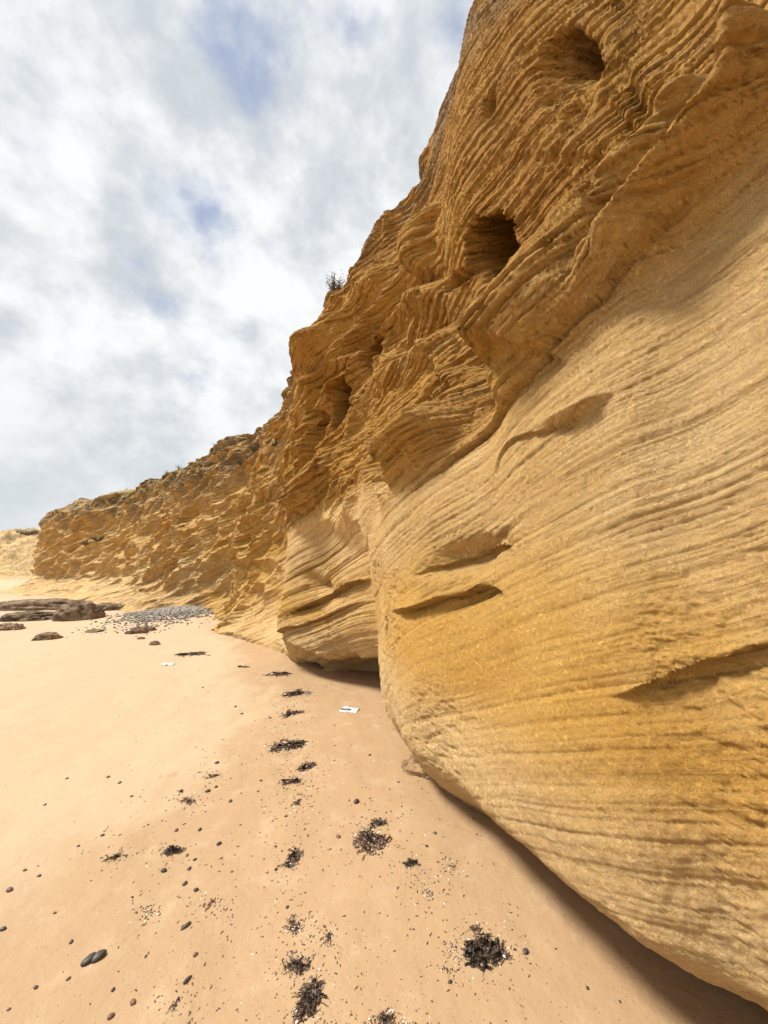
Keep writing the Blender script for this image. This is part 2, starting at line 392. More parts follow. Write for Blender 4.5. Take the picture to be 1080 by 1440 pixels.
def polyfeat(pts, reach, fn, taper=True, push=0.0):
    """fn(signed distance up the wall, distance, t along) -> displacement, within reach of a traced line"""
    P = []
    for p in pts: P.append(pick(*p, push, P[-1] if P else None))
    P = catmull(np.array(P), 3)
    if VERB: print(pts[0], np.round(P, 2).tolist())
    lo = P.min(0) - reach; hi = P.max(0) + reach
    sel = np.where(np.all((Qf > lo) & (Qf < hi), axis=1) & BODY)[0]
    if len(sel) == 0: return
    X = Qf[sel]; X = X + .03 * np.stack([fbm(Vf[sel], 4, 3, .6, 3.), fbm(Vf[sel], 4, 3, .6, 77.)], 1)
    best = np.full(len(sel), 1e9); sd = np.zeros(len(sel)); tt = np.zeros(len(sel))
    L = np.concatenate([[0], np.cumsum(np.linalg.norm(np.diff(P, axis=0), axis=1))]); L[-1] += 1e-6
    for k in range(len(P) - 1):
        a, b = P[k], P[k + 1]; ab = b - a; l2 = ab @ ab
        if l2 < 1e-8: continue
        t = np.clip(((X - a) @ ab) / l2, 0, 1); c = a + t[:, None] * ab; dv = X - c
        U = np.array([-ab[1], ab[0]]) / math.sqrt(l2)
        if U[1] < 0: U = -U
        d = np.sqrt((dv ** 2).sum(1)); m_ = d < best
        best[m_] = d[m_]; sd[m_] = (dv @ U)[m_]; tt[m_] = (L[k] + t[m_] * math.sqrt(l2)) / L[-1]
    wq = sstep(-1, 1, sd / (best + 1e-6))                        # blends the two sides round the ends of the line
    r = fn(best, best, tt) * wq + fn(-best, best, tt) * (1 - wq)
    if taper: r = r * sstep(0, .3, tt) * sstep(1, .8, tt) if taper is True else r * taper(tt)
    r = r * sstep(reach, reach * .6, best)
    DISP.reshape(-1)[sel] += r
VERB = False
RISE = np.zeros((NS, NZ))
def stage(blur=True):
    """apply what has been traced so far, and re-project the wall for the next picks"""
    global V, Vf, DISP, RISE
    for ax in ((0, 1) if blur else ()):
        for _ in range(2): DISP = (np.roll(DISP, 1, ax) + np.roll(DISP, -1, ax) + 2 * DISP + .7 * np.roll(DISP, 2, ax) + .7 * np.roll(DISP, -2, ax)) / 5.4
    V = V + ON3 * (DISP * wall)[..., None]; DISP = np.zeros((NS, NZ)); Vf = V.reshape(-1, 3)
    V[..., 2] += RISE * wall; RISE = np.zeros((NS, NZ)); Vf = V.reshape(-1, 3)
    PROJ.clear()
def ridge(pts, amp, wu, wd, cut=0.0, cw=.3, hold=.9, grow=0.0, taper=lambda t: .35 + .65 * sstep(0, .1, t) * sstep(1, .85, t)):
    """prow: rock below the line stands out by amp, the rock above it is set back by cut"""
    def fn(s, d, t):
        q_ = np.clip(np.abs(s) / (wd * (1 + grow * t)), 0, 1); roll = 1 - q_ * q_ * (3 - 2 * q_)
        r = amp * np.where(s > 0, np.exp(-np.abs(s / wu) ** 1.4), roll)
        return r - cut * sstep(0, cw, s) * np.exp(-np.clip(s - cw, 0, None) / (hold * .5))
    polyfeat(pts, max(wd * 2.2 * (1 + grow), hold * 2 if cut else wu * 3), fn, taper, amp * .8); stage()
def ledge(pts, amp, wd, lip=.3, wu=None):
    """overhanging line: the rock under it is set back sharply and recovers downwards"""
    wu = wu or wd * .6
    def fn(s, d, t):
        return np.where(s < 0, -amp * np.exp(s / wd) * sstep(0, -wd * .06, s), amp * lip * np.exp(-s / wu))
    polyfeat(pts, max(wd, wu) * 4, fn)
def crack(pts, depth, w):
    polyfeat(pts, w * 4, lambda s, d, t: -depth * np.exp(-(d / w) ** 2))
def hole(px, py, rx, ry, depth, rot=0, sharp=3, push=0):
    """pit: rx, ry are radii in metres along and up the wall"""
    c = pick(px, py)
    cr, sr = math.cos(rot), math.sin(rot)
    dv = Qf - c; rr = max(rx, ry) * 2.2
    sel = np.where((np.abs(dv) < rr).all(1) & BODY)[0]
    a = -dv[sel, 0]; b = dv[sel, 1]; a, b = a * cr + b * sr, -a * sr + b * cr
    wob = 1 + .55 * fbm(Vf[sel], 1.3 / max(rx, ry), 4, .6, 9.)
    q = np.sqrt((a / rx) ** 2 + (b / ry) ** 2) * wob
    e_ = depth * np.exp(-q ** sharp); DISP.reshape(-1)[sel] -= e_; RISE.reshape(-1)[sel] += push * e_

# main overhanging prow running up the upper right of the wall
ridge([(640, 500), (655, 455), (700, 400), (745, 345), (790, 287), (830, 230), (880, 165), (930, 90), (985, 20)], .42, .07, .60, cut=.85, cw=.25, hold=1.3, grow=.4)
ridge([(494, 676), (508, 636), (540, 605), (568, 580), (590, 550)], .36, .07, .46, cut=.6, cw=.2, hold=1.0)
ridge([(400, 712), (425, 672), (455, 642)], .22, .1, .40, cut=.25, cw=.2, hold=.6)
ridge([(805, 322), (838, 312), (870, 270), (920, 215), (955, 165), (1000, 100), (1060, 0)], .20, .08, .22, cut=.34, cw=.12, hold=.5)
ridge([(530, 535), (568, 505), (600, 470)], .2, .08, .34, cut=.3, cw=.14, hold=.5)
ridge([(418, 640), (450, 562), (480, 525)], .25, .1, .3, cut=.2, cw=.15, hold=.45)
ridge([(520, 470), (560, 430), (600, 405)], .2, .1, .3, cut=.2, cw=.15, hold=.45)
hole(606, 350, .30, .40, -.45, 0, 3)
hole(455, 490, .5, .35, -.35, 0, 2)
hole(545, 400, .4, .3, -.25, 0, 2)
stage()
hole(683, 350, .17, .25, 2.2, .3, 6, .55)
hole(640, 395, .30, .06, .35, -.3, 4)
hole(560, 470, .4, .25, .3, 0, 2)
hole(800, 90, .12, .28, .5, .25, 3, .5)
hole(688, 145, .05, .09, .2)
hole(482, 575, .14, .36, .9, -.1, 5, .5)
hole(525, 500, .10, .28, .45, -.1, 4, .4)
hole(446, 607, .2, .30, .5, 0, 4, .3)
hole(503, 655, .16, .22, .7, 0, 5, .5)
ledge([(560, 700), (640, 640), (705, 560), (775, 470), (892, 344), (985, 265), (1080, 205)], .07, .09, .3)
crack([(560, 700), (640, 640), (705, 560), (775, 470), (892, 344), (985, 265), (1080, 205)], .04, .014)
stage(False)
# flaked lump high on the smooth face
ridge([(722, 603), (760, 588), (805, 568), (848, 543)], .085, .025, .05, taper=lambda t: sstep(0, .6, t) * sstep(1.02, .8, t))
ledge([(693, 692), (699, 645), (722, 616), (762, 604), (815, 592), (840, 570)], .022, .03, .7, .05)
# twin-ledged arch low on the near wall
hole(650, 785, .34, .10, .12, .2, 3)
ledge([(575, 812), (620, 790), (665, 774), (713, 768), (724, 785)], .05, .05, .4)
ledge([(545, 862), (600, 848), (640, 836), (690, 822), (715, 845)], .085, .10, .5)
# long dark parting at the right
ledge([(850, 985), (900, 968), (940, 952), (1010, 925), (1080, 905), (1150, 880)], .05, .09, .4, .05)
# buttress in the middle
ledge([(388, 872), (440, 848), (500, 818), (525, 812)], .13, .10, .4)
ledge([(386, 900), (430, 876), (480, 854), (520, 842)], .09, .08, .4)
hole(450, 822, .40, .10, .16, -.3, 2)
hole(437, 944, .30, .14, .45, 0, 4, .1)
hole(515, 975, .16, .12, .4, 0, 4, .1)
hole(482, 945, .20, .13, -.28, 0, 3)
hole(535, 885, .05, .09, .12, 0, 3)
stage(False)

# ---- bedding: true sheets through the rock, so that hollows and prows bend their outcrop
N = grid_normals(V); N = N if (N[NS // 3, NZ // 3, 0]) < 0 else -N
def bedding(V):
    x, y, z = V[..., 0], V[..., 1], V[..., 2]
    steep = sstep(3.6, .8, z)                                # the lower set dips away from the viewer
    near = sstep(5.5, 3.5, y)
    m = near * (.40 + .12 * steep) + (1 - near) * .30
    b = z + m * (np.clip(y, -3, 9) - 3.2) + (y > 9) * .30 * (y - 9) - (1 - near) * .22 * (x + .3)
    b = b + .16 * fbm(V, .45, 2, .5, 21.) + .025 * fbm(V, 1.6, 2, .5, 8.)
    return b
# ---- weathering: scoops with sharp cusps on the far wall
def scoops(V, B, f, seed, an=2.2):
    """cellular hollows stretched along the bedding"""
    X = V[..., 0] * f; Y = V[..., 1] * f; Z = B * f * an
    wx = .45 * fbm(V, f * .8, 3, .5, seed); X = X + wx; Z = Z + wx * 1.3
    xi, yi, zi = np.floor(X), np.floor(Y), np.floor(Z)
    d1 = np.full(X.shape, 9., np.float32); d2 = d1.copy()
    for a in (-1, 0, 1):
        for b in (-1, 0, 1):
            for c in (-1, 0, 1):
                ia, ib, ic = ((xi + a).astype(np.int32) & 63), ((yi + b).astype(np.int32) & 63), ((zi + c).astype(np.int32) & 63)
                q = (ic + int(seed)) & 63
                dx = xi + a + .5 + .45 * _TAB[ia, ib, q] - X; dy = yi + b + .5 + .45 * _TAB[ib, q, ia] - Y; dz = zi + c + .5 + .45 * _TAB[q, ia, ib] - Z
                d = dx * dx + dy * dy + dz * dz
                d2 = np.minimum(d2, np.maximum(d1, d)); d1 = np.minimum(d1, d)
    return np.sqrt(d1), np.sqrt(d2)
B0 = bedding(V)
c0 = np.where(S > 16.0)[0][0]
Vs, Bs = V[c0:], B0[c0:]
zr = Vs[..., 2] + .7 * fbm(Vs, .4, 3)
rough_f = np.maximum(far[c0:] * sstep(.7, 1.9, zr), .5 * sstep(1.9, 2.7, zr) * sstep(16.2, 17.4, SS[c0:]) * wall[c0:])
base_f = far[c0:] * (1 - sstep(.9, 2.0, zr))
a1, a2 = scoops(Vs, Bs, .42, 5, 2.2); b1, b2 = scoops(Vs, Bs, 1.0, 17, 1.6); e1, e2 = scoops(Vs, Bs, 2.2, 29, 1.5)
r = lambda p, q, w: np.exp(-(q - p) / w)                       # 1 on the walls between cells
amt = .35 + .65 * sstep(-.35, .35, fbm(Vs, .35, 3, .5, 2.))
hs = rough_f * (.60 * r(a1, a2, .5) + .34 * r(b1, b2, .42) * amt + .09 * r(e1, e2, .3) * amt - .36) + base_f * (.22 * r(a1, a2, .3) + .07 * r(b1, b2, .25) - .12)
V[c0:] += ON3[c0:] * (hs * wall[c0:])[..., None]
N = grid_normals(V); N = N if (N[NS // 3, NZ // 3, 0]) < 0 else -N
B = bedding(V)
def strata(B, V, f, seed, mod=1.2):
    """stepped erosion of beds: hard ribs with a sharp lower edge"""
    wob = B + .012 * fbm(V, 3.0, 2, .5, seed * 3.1)
    t = wob * f; k = np.floor(t + n1d(t * .5, seed) * .35)
    fr = t + n1d(t * .5, seed) * .35 - k
    h = _TAB[(k.astype(int) * 7 + int(seed)) & 63, (k.astype(int) * 3) & 63, int(seed) & 63]
    patch = .55 + .45 * vnoise(V[..., 0] * mod + h * 9, V[..., 1] * mod, V[..., 2] * mod * .6 + h * 5)
    saw = np.where(fr < .22, fr / .22, 1 - (fr - .22) / .78 * .55)       # rises fast, fades upward
    return (saw - .6 - .95 * np.exp(-(np.minimum(fr, 1 - fr) / .08) ** 2)) * (.55 + .45 * h) * patch
zline = np.interp(SS, [12.6, 13.25, 13.62, 13.98, 14.49, 15.03, 15.72, 16.3, 17.0, 18.5, 20, 22], [3.3, 3.08, 2.92, 2.72, 2.58, 2.42, 2.2, 2.35, 2.5, 2.4, 2.0, 1.6])
up = sstep(-.05, .28, Z0 - zline + .08 * fbm(V, 1.5, 3))
upn = np.clip(up * (1 - far) , 0, 1)
midb = np.exp(-((V[..., 1] - 5.8) / .7) ** 2) * sstep(2.6, 1.6, V[..., 2])
for (ps, pz, rs, rz_) in ((14.9, 1.80, .42, .13), (15.1, 1.46, .5, .09)):
    midb = np.maximum(midb, .75 * np.exp(-((SS - ps) / rs) ** 2 - ((Z0 - pz) / rz_) ** 2))
ext = sstep(1.2, .2, SS * 0 + np.abs(V[..., 2] - 99)) * 0
smooth_face = (1 - far) * (1 - up)
zcrest = np.interp(SS, [12.6, 13.4, 13.65, 14.1, 14.61, 15.0, 15.24, 15.67, 16.2, 16.5], [4.4, 3.87, 3.61, 3.22, 2.87, 2.75, 2.92, 2.75, 2.45, 2.3])
roll = sstep(.16, -.06, Z0 - zcrest) * up * (SS < 16.6)            # the folded prows: finer relief than the hollows above
upn = upn * (1 - .30 * roll)
hi = sstep(0, .5, Z0 - zcrest) * up * (1 - far)  # hollows above the crests, where shade is put into the colour
amp1 = .030 * upn + .005 * smooth_face + .05 * midb + .07 * far
amp2 = .046 * upn + .006 * smooth_face + .03 * midb + .05 * far
amp3 = .036 * upn + .0055 * smooth_face + .015 * midb + .035 * far
amp4 = .016 * upn + .0035 * smooth_face + .004 * midb
h = amp1 * strata(B, V, 3.1, 3, .8) + amp2 * strata(B, V, 9.0, 8, 1.6) + amp3 * strata(B, V, 21., 15, 3) + amp4 * strata(B, V, 47., 22, 5)
band = (1 - far) * sstep(1.25, 1.75, Z0 + .12 * fbm(V, .8, 2)) * (1 - up) * sstep(17.5, 16, SS)
wb = B + .004 * fbm(V * np.array([1, 1, .4]), 2.2, 3, .5, 88.)
for f_, sd_, dp_, wd_ in ((4.5, 31, .012, .05), (11., 37, .0075, .07), (24., 41, .005, .14)):
    t_ = wb * f_ + n1d(wb * f_ * .5, sd_) * .4; k_ = np.floor(t_); fr_ = t_ - k_
    on_ = sstep(-.15, .35, vnoise(V[..., 1] * 1.1 + k_ * 7.3, k_ * 3.1, V[..., 2] * .5))
    h = h - band * dp_ * on_ * np.where(fr_ < wd_, fr_ / wd_, np.exp(-(fr_ - wd_) / (wd_ * 2.2)))
V = V + N * (h * wall)[..., None]
N = grid_normals(V); N = N if (N[NS // 3, NZ // 3, 0]) < 0 else -N
fine = fbm(V, 9, 3, .6, 2.) ; fine2 = fbm(V, 34, 3, .65, 6.)
pits = np.minimum(0, fbm(V, 6.0, 3, .6, 31.) + .30)
scar = sstep(.05, -.25, fbm(V * np.array([1, 1, 2.2]), 12, 4, .62, 51.)) * sstep(-.1, .35, fbm(V, 1.3, 3, .5, 61.))
hh = fine * (.0045 + .02 * far + .012 * upn) + fine2 * (.006 + .005 * upn + .006 * far) + pits * (.010 + .05 * upn + .05 * far) - .011 * scar * (1 - far) * (.35 + .65 * sstep(2.2, 1.4, V[..., 2]))
V = V + N * (hh * wall)[..., None]
crust = far * (.15 + .75 * sstep(3.5, 6.3, V[..., 2])) + (1 - far) * .9 * sstep(6.0, 7.2, V[..., 2]) + farx * .25
crust = np.clip(crust, 0, 1)
green = farx * sstep(4.5, 6.3, V[..., 2]) * .8 + (1 - wall) * .8
warm = np.clip(upn * .8 + .25 * hi + .5 * np.exp(-((V[..., 2] - 1.0) / .35) ** 2) * (1 - far) * (.5 + .8 * fbm(V, .9, 3, .5, 41.)) + far * .15 * sstep(2, 4, V[..., 2]), 0, 1)  # stone tone, plus painted shade in the hollows above the crests
pale = np.clip(farx * .8 * sstep(2.6, 1.0, V[..., 2]) + (1 - far) * (sstep(1.0, .5, V[..., 2]) * .9 + .55 * sstep(1.3, 1.9, V[..., 2]) * (1 - up)), 0, 1)
cliff = mesh_from_grid('cliff', V, ROCK, dict(bed=B, fine=np.clip(.10 + .55 * band + .9 * np.maximum(upn, midb) + .5 * far, 0, 1), crust=crust, green=green, warm=warm, pale=pale))
tag(cliff, 'tall ochre sandstone cliff with wavy eroded layers along the right of the beach', kind='structure')
print('cliff', round(time.time() - T0, 1))

#@SAND
# ------------------------------------------------------------------ the beach
na, nr = 560, 620
th = np.linspace(-math.pi, math.pi, na) 
th = np.sign(th) * (np.abs(th) / math.pi) ** 1.5 * math.pi      # finer ahead
rr = .35 * (900 / .35) ** (np.linspace(0, 1, nr) ** 1.25)
TH, RR = np.meshgrid(th, rr, indexing='ij')
G = np.stack([np.sin(TH) * RR - .1, np.cos(TH) * RR + .6, np.zeros_like(RR)], -1)
FOOT = dense[::6]
def sand_z(P):
    """height of the beach; P ends in x, y, 0"""
    gx, gy = P[..., 0], P[..., 1]; dm = np.full(gx.shape, 1e9)
    for p in FOOT: dm = np.minimum(dm, (gx - p[0]) ** 2 + (gy - p[1]) ** 2)
    dm = np.sqrt(dm); RR = np.hypot(gx, gy); nearz = sstep(40, 10, RR)
    z = (.06 * fbm(P, .22, 3) + .018 * fbm(P * np.array([1, .45, 1]), 1.3, 3, .5, 5.) + .006 * fbm(P * np.array([1, .6, 1]), 5., 2, .5, 15.)) * nearz \
        + .05 * sstep(1.6, .2, dm) * sstep(30, 20, RR) + .30 * np.exp(-(((gx + 6.4) / 1.9) ** 2 + ((gy - 12.9) / 1.9) ** 2))
    return z, dm
_hx = np.linspace(-45, 6, 1021); _hy = np.linspace(0, 45, 901)
_HG = sand_z(np.stack([*np.meshgrid(_hx, _hy, indexing='ij'), np.zeros((1021, 901))], -1))[0]
def hsand(x, y):
    """beach height by bilinear lookup"""
    a = min(max((x + 45) / .05, 0), 1019.99); b = min(max(y / .05, 0), 899.99); i, j = int(a), int(b); a -= i; b -= j
    return float((_HG[i, j] * (1 - a) + _HG[i + 1, j] * a) * (1 - b) + (_HG[i, j + 1] * (1 - a) + _HG[i + 1, j + 1] * a) * b)
gx, gy = G[..., 0], G[..., 1]
G[..., 2], dmin = sand_z(G)
wet_tone = .05 + .55 * sstep(5.0, 2.2, gy - .9 * gx) + .6 * np.exp(-((gx + .55 + .12 * gy) / (.55 + .16 * np.maximum(gy, 0))) ** 2) * sstep(14, 6, gy) + .35 * sstep(1.0, 0, dmin)  # damp by the wrack line; also darker towards the cliff foot
ground = mesh_from_grid('sand', G, SAND, dict(wet_tone=wet_tone))
tag(ground, 'smooth damp golden beach sand', kind='structure')
print('sand', round(time.time() - T0, 1))
#@REST
# ------------------------------------------------------------------ things on the beach
def gnd(px, py):
    """point of the beach seen at a pixel"""
    d = pixdir(px, py); z = 0.0
    for _ in range(8):
        t = (z - EYE[2]) / d[2]; p = EYE + d * t; z = hsand(p[0], p[1])
    return np.array([p[0], p[1], z]), t                     # t: metres of size per F pixels
def simple_mat(name, cols, scale=8.0, rough=.85, spec=.25, bump_=.3, bdist=.01, lo=.35, hi=.65):
    m, g, b = mat_new(name)
    tc = g.new('ShaderNodeTexCoord').outputs['Object']
    oi = g.new('ShaderNodeObjectInfo').outputs['Random']
    n = g.noise(tc, scale, 5, .6)
    col = g.mix(g.ramp(n, lo, hi), cols[0], cols[1])
    col = g.mix(1, col, g.mix(oi, (.82, .82, .82), (1.15, 1.12, 1.1)), 'MULTIPLY')
    g.put(b.inputs['Base Color'], col); b.inputs['Roughness'].default_value = rough
    b.inputs['Specular IOR Level'].default_value = spec
    g.put(b.inputs['Normal'], g.bump(g.noise(tc, scale * 5, 5, .7), bump_, bdist))
    return m
DARKROCK = simple_mat('dark_rock', ((.10, .07, .045), (.27, .19, .12)), 5, .9, .2, .8, .03)
PEBBLE = simple_mat('pebble', ((.035, .028, .026), (.075, .06, .052)), 30, .5, .4, .2, .002)
PEBRED = simple_mat('brown_pebble', ((.12, .065, .04), (.20, .12, .08)), 30, .6, .35, .2, .002)
WEED = simple_mat('seaweed', ((.018, .013, .010), (.085, .055, .035)), 18, .45, .4, .5, .004)
WEED2 = simple_mat('dry_seaweed', ((.08, .045, .028), (.20, .13, .085)), 22, .8, .2, .5, .004)
PALE = simple_mat('bleached_shell', ((.62, .56, .48), (.80, .77, .72)), 30, .8, .2, .3, .003)
PLASTIC = simple_mat('white_plastic', ((.50, .51, .52), (.72, .73, .74)), 14, .35, .5, .3, .004)
BLUEG = simple_mat('grey_print', ((.05, .09, .13), (.12, .16, .2)), 9, .5)
GRAV = simple_mat('gravel', ((.10, .09, .08), (.40, .36, .31)), 16, .8, .3, .3, .01, .42, .58)
TWIG = simple_mat('dry_twigs', ((.10, .07, .05), (.21, .155, .11)), 9, .9)
BROWNROCK = simple_mat('brown_rock', ((.17, .105, .055), (.36, .24, .13)), 6, .9, .2, .8, .02)
LEAF = simple_mat('scrub_leaf', ((.055, .055, .028), (.13, .115, .06)), 2.5, .8)
LEAFD = simple_mat('dry_scrub_leaf', ((.11, .085, .06), (.19, .15, .105)), 2.5, .85)

def me_obj(name, verts, faces, mat, parent=None, smooth=False, mats=None, mi=None):
    me = bpy.data.meshes.new(name); me.from_pydata([tuple(map(float, v)) for v in verts], [], faces); me.update()
    if smooth: me.polygons.foreach_set('use_smooth', [True] * len(me.polygons))
    me.materials.append(mat)
    for m in (mats or []): me.materials.append(m)
    if mi is not None: me.polygons.foreach_set('material_index', mi)
    o = bpy.data.objects.new(name, me); C.objects.link(o)
    if parent: o.parent = parent
    return o
def empty(name, loc, rz=0.0):
    o = bpy.data.objects.new(name, None); C.objects.link(o); o.location = tuple(map(float, loc)); o.rotation_euler = (0, 0, rz); return o
import bmesh
def ico(sub):
    bm = bmesh.new(); bmesh.ops.create_icosphere(bm, subdivisions=sub, radius=1)
    v = np.array([x.co[:] for x in bm.verts]); f = [[a.index for a in p.verts] for p in bm.faces]; bm.free(); return v, f
ICO = {k: ico(k) for k in (1, 2, 3, 5)}

def boulder(px, py, wpx, hpx, label, deep=.8, seed=1, rot=0.0, tilt=0.0, cat='rock', name='boulder', mat=None, rough=.35):
    c, t = gnd(px, py); w_ = wpx * t / F / 2; h_ = hpx * t / F
    v, f = ICO[5]; X = v.copy()
    n_ = fbm(X, 1.1, 4, .55, seed * 3.3); rdg = 1 - np.abs(fbm(X, 1.7, 4, .6, seed * 7.7)) * 2
    k = 1 + rough * n_ + rough * .9 * (rdg - .6) + rough * .35 * (1 - np.abs(fbm(X, 3.6, 4, .6, seed * 1.9)) * 2 - .6)
    X = np.sign(X) * np.abs(X) ** .85 * k[:, None]
    lay = X[:, 2] * 3.1 + X[:, 0] * tilt * 4 + 1.3 * n_; saw = lay - np.floor(lay)
    X[:, :2] *= (1 - .05 * saw)[:, None]
    X += .07 * fbm(X, 4.5, 4, .65, seed)[:, None] * v
    X[:, 0] *= w_; X[:, 1] *= w_ * deep; X[:, 2] *= h_
    X[:, 2] -= h_ * .12
    o = me_obj(name, X, f, mat or DARKROCK, smooth=True)
    o.location = tuple(c + np.array([0, w_ * deep * .6, 0])); o.rotation_euler = (0, 0, rot)
    return tag(o, label, cat)
boulder(103, 872, 56, 24, 'craggy brown boulder, the tallest rock on the sand before the far cliff', .8, 1, .1, .5)
boulder(28, 873, 66, 12, 'dark low rock shelf at the left edge, left of the craggy brown boulder', .8, 2, .2, .2)
boulder(4, 886, 34, 9, 'dark flat rock at the extreme left edge of the beach, nearest of the left rocks', .8, 3)
boulder(60, 900, 34, 9, 'small pointed dark rock standing alone on pale sand at the left', .8, 4, .4)
boulder(130, 889, 24, 3.5, 'thin flat dark stone half buried between the pointed rock and the gravel', .7, 5)
boulder(190, 891, 26, 8, 'low brown rock at the left edge of the grey gravel bank', .8, 6, .2)
boulder(208, 887, 16, 5, 'small brown rock just right of the low rock by the gravel bank', .8, 7)
boulder(216, 907, 14, 5, 'single dark stone on the sand in front of the gravel bank', .8, 8)
boulder(197, 899, 9, 3, 'tiny brown stone left of the single dark stone', .8, 9)
boulder(40, 858, 130, 16, 'long dark grey rock slab low at the foot of the far cliff', .35, 10, .15, .1, rough=.2)
boulder(182, 843, 40, 14, 'dark tilted slab resting against the foot of the far cliff', .6, 11, -.3, .9)
boulder(150, 858, 44, 9, 'brown broken rock lying behind the craggy boulder', .7, 12, .1)
boulder(596, 1090, 66, 17, 'small dark brown rock tucked under the lip of the near overhang', .7, 13, -.6, mat=BROWNROCK)

# ---- pebbles
PM = []
for k in range(6):
    v, f = ICO[2]; X = v * np.array([1, .75, .45]) * (1 + .16 * fbm(v, 1.2, 2, .5, k * 5.1))[:, None]
    me = bpy.data.meshes.new('pebble'); me.from_pydata([tuple(map(float, p)) for p in X], [], f); me.update()
    me.polygons.foreach_set('use_smooth', [True] * len(me.polygons)); me.materials.append(PEBBLE if k < 4 else PEBRED); PM.append(me)
def pebble(px, py, wpx, label, group=None, k=0, rz=None, el=1.0, name='pebble'):
    c, t = gnd(px, py); r_ = wpx * t / F / 2
    o = bpy.data.objects.new(name, PM[k % 6]); C.objects.link(o)
    o.location = tuple(c + np.array([0, 0, r_ * .22])); o.scale = (r_ * el, r_, r_)
    o.rotation_euler = (random.uniform(-.15, .15), random.uniform(-.15, .15), random.uniform(0, 3.1) if rz is None else rz)
    return tag(o, label, 'pebble', group)
pebble(125, 1351, 18, 'smooth dark grey pebble, left one of a touching pair at lower left', None, 0, 1.0, 1.1)
pebble(138, 1347, 18, 'smooth dark grey pebble, right one of a touching pair at lower left', None, 1, .9, 1.1)
LP = 'small dark pebble lying on the open sand'; GP = 'small dark pebbles scattered over the sand'
for (x, y, s_) in ((13, 1252, 9), (4, 1307, 8), (100, 1325, 6), (55, 1232, 5), (35, 1224, 5), (77, 1284, 4), (144, 1175, 5), (248, 1168, 6), (281, 1167, 6),
                   (263, 1203, 5), (274, 1209, 5), (266, 1222, 6), (230, 1225, 8), (260, 1243, 7), (276, 1252, 7), (275, 1343, 7), (187, 1410, 9),
                   (159, 1392, 6), (96, 1377, 6), (156, 1430, 9), (50, 1389, 6), (292, 1113, 7), (254, 1113, 6), (324, 1127, 6), (308, 1187, 7), (304, 1107, 5),
                   (739, 1339, 9), (633, 1381, 6), (501, 1128, 9), (476, 1177, 7), (152, 1093, 5), (168, 1101, 5), (305, 1073, 6), (331, 994, 4),
                   (340, 1004, 4), (94, 1095, 4), (185, 1120, 4), (63, 1132, 4), (367, 1098, 4), (363, 1113, 4), (285, 967, 3), (380, 1010, 4), (402, 1148, 5),
                   (388, 1223, 5), (404, 1276, 5), (456, 1303, 4), (600, 1190, 5), (612, 1172, 5), (520, 1062, 4), (560, 1100, 4), (826, 1390, 5),
                   (872, 1409, 4), (690, 1440, 4), (470, 1020, 3), (12, 1420, 5), (326, 1226, 4), (208, 1160, 3), (110, 1190, 4), (186, 1262, 4), (205, 1345, 4)):
    pebble(x, y, s_ * 1.1, LP, GP, random.randrange(6))
tw_ = set()
for _ in range(75):
    x, y = random.uniform(0, 1), random.uniform(0, 1)
    px = random.gauss(330, 190) if random.random() < .6 else random.uniform(0, 700); py = 960 + 480 * y ** .8
    if px < 0 or px > 700 - (py < 1150) * 230: continue
    pebble(px, py, random.uniform(1.4, 3.2) * (.6 + .4 * (py - 960) / 480), LP, GP, random.randrange(6))
pebble(261, 1303, 8, 'thin dark elongated stone, upper of two slivers right of the pebble pair', None, 2, .9, 1.9)
pebble(264, 1378, 8, 'thin dark elongated stone, lower of two slivers right of the pebble pair', None, 3, 1.1, 1.9)

# ---- seaweed
def strands(n, rad, length, width, lift, seed, curl=1.0, aspect=.6, rot=0.0):
    rg = random.Random(seed); V_, F_ = [], []
    knots = [(rg.gauss(0, .38), rg.gauss(0, .38)) for _ in range(5)]
    for _ in range(n):
        kx, ky = rg.choice(knots)
        x0, y0 = rad * max(-.8, min(.8, kx + rg.gauss(0, .16))), rad * aspect * max(-.8, min(.8, ky + rg.gauss(0, .2)))
        h = rot + rg.gauss(0, .8) + (3.14 if rg.random() < .5 else 0)
        z = lift * rg.random() * max(0, 1 - math.hypot(x0, y0) / rad); seg = 7; L_ = length * rg.uniform(.25, 1.0) / seg; w_ = width * rg.uniform(.5, 1.8); tw = rg.uniform(-1.2, 1.2)
        x, y = x0 * math.cos(rot) - y0 * math.sin(rot), x0 * math.sin(rot) + y0 * math.cos(rot)
        x -= math.cos(h) * L_ * 3; y -= math.sin(h) * L_ * 3
        b = len(V_)
        for k in range(seg + 1):
            ww = w_ * (1 - abs(k / seg * 2 - 1) ** 3 * .7) * (.6 + .7 * rg.random()) / 2
            nx, ny = -math.sin(h) * ww * math.cos(tw), math.cos(h) * ww * math.cos(tw); nz = ww * math.sin(tw)
            V_ += [(x + nx, y + ny, max(z + nz, 0) + .001), (x - nx, y - ny, max(z - nz, 0) + .001)]
            if k: F_.append((b + 2 * k - 2, b + 2 * k - 1, b + 2 * k + 1, b + 2 * k))
            x += math.cos(h) * L_; y += math.sin(h) * L_; h += rg.gauss(0, .75) * curl; z = max(0, z + rg.gauss(-.0005, lift * .15)); tw += rg.gauss(0, .5)
    return V_, F_
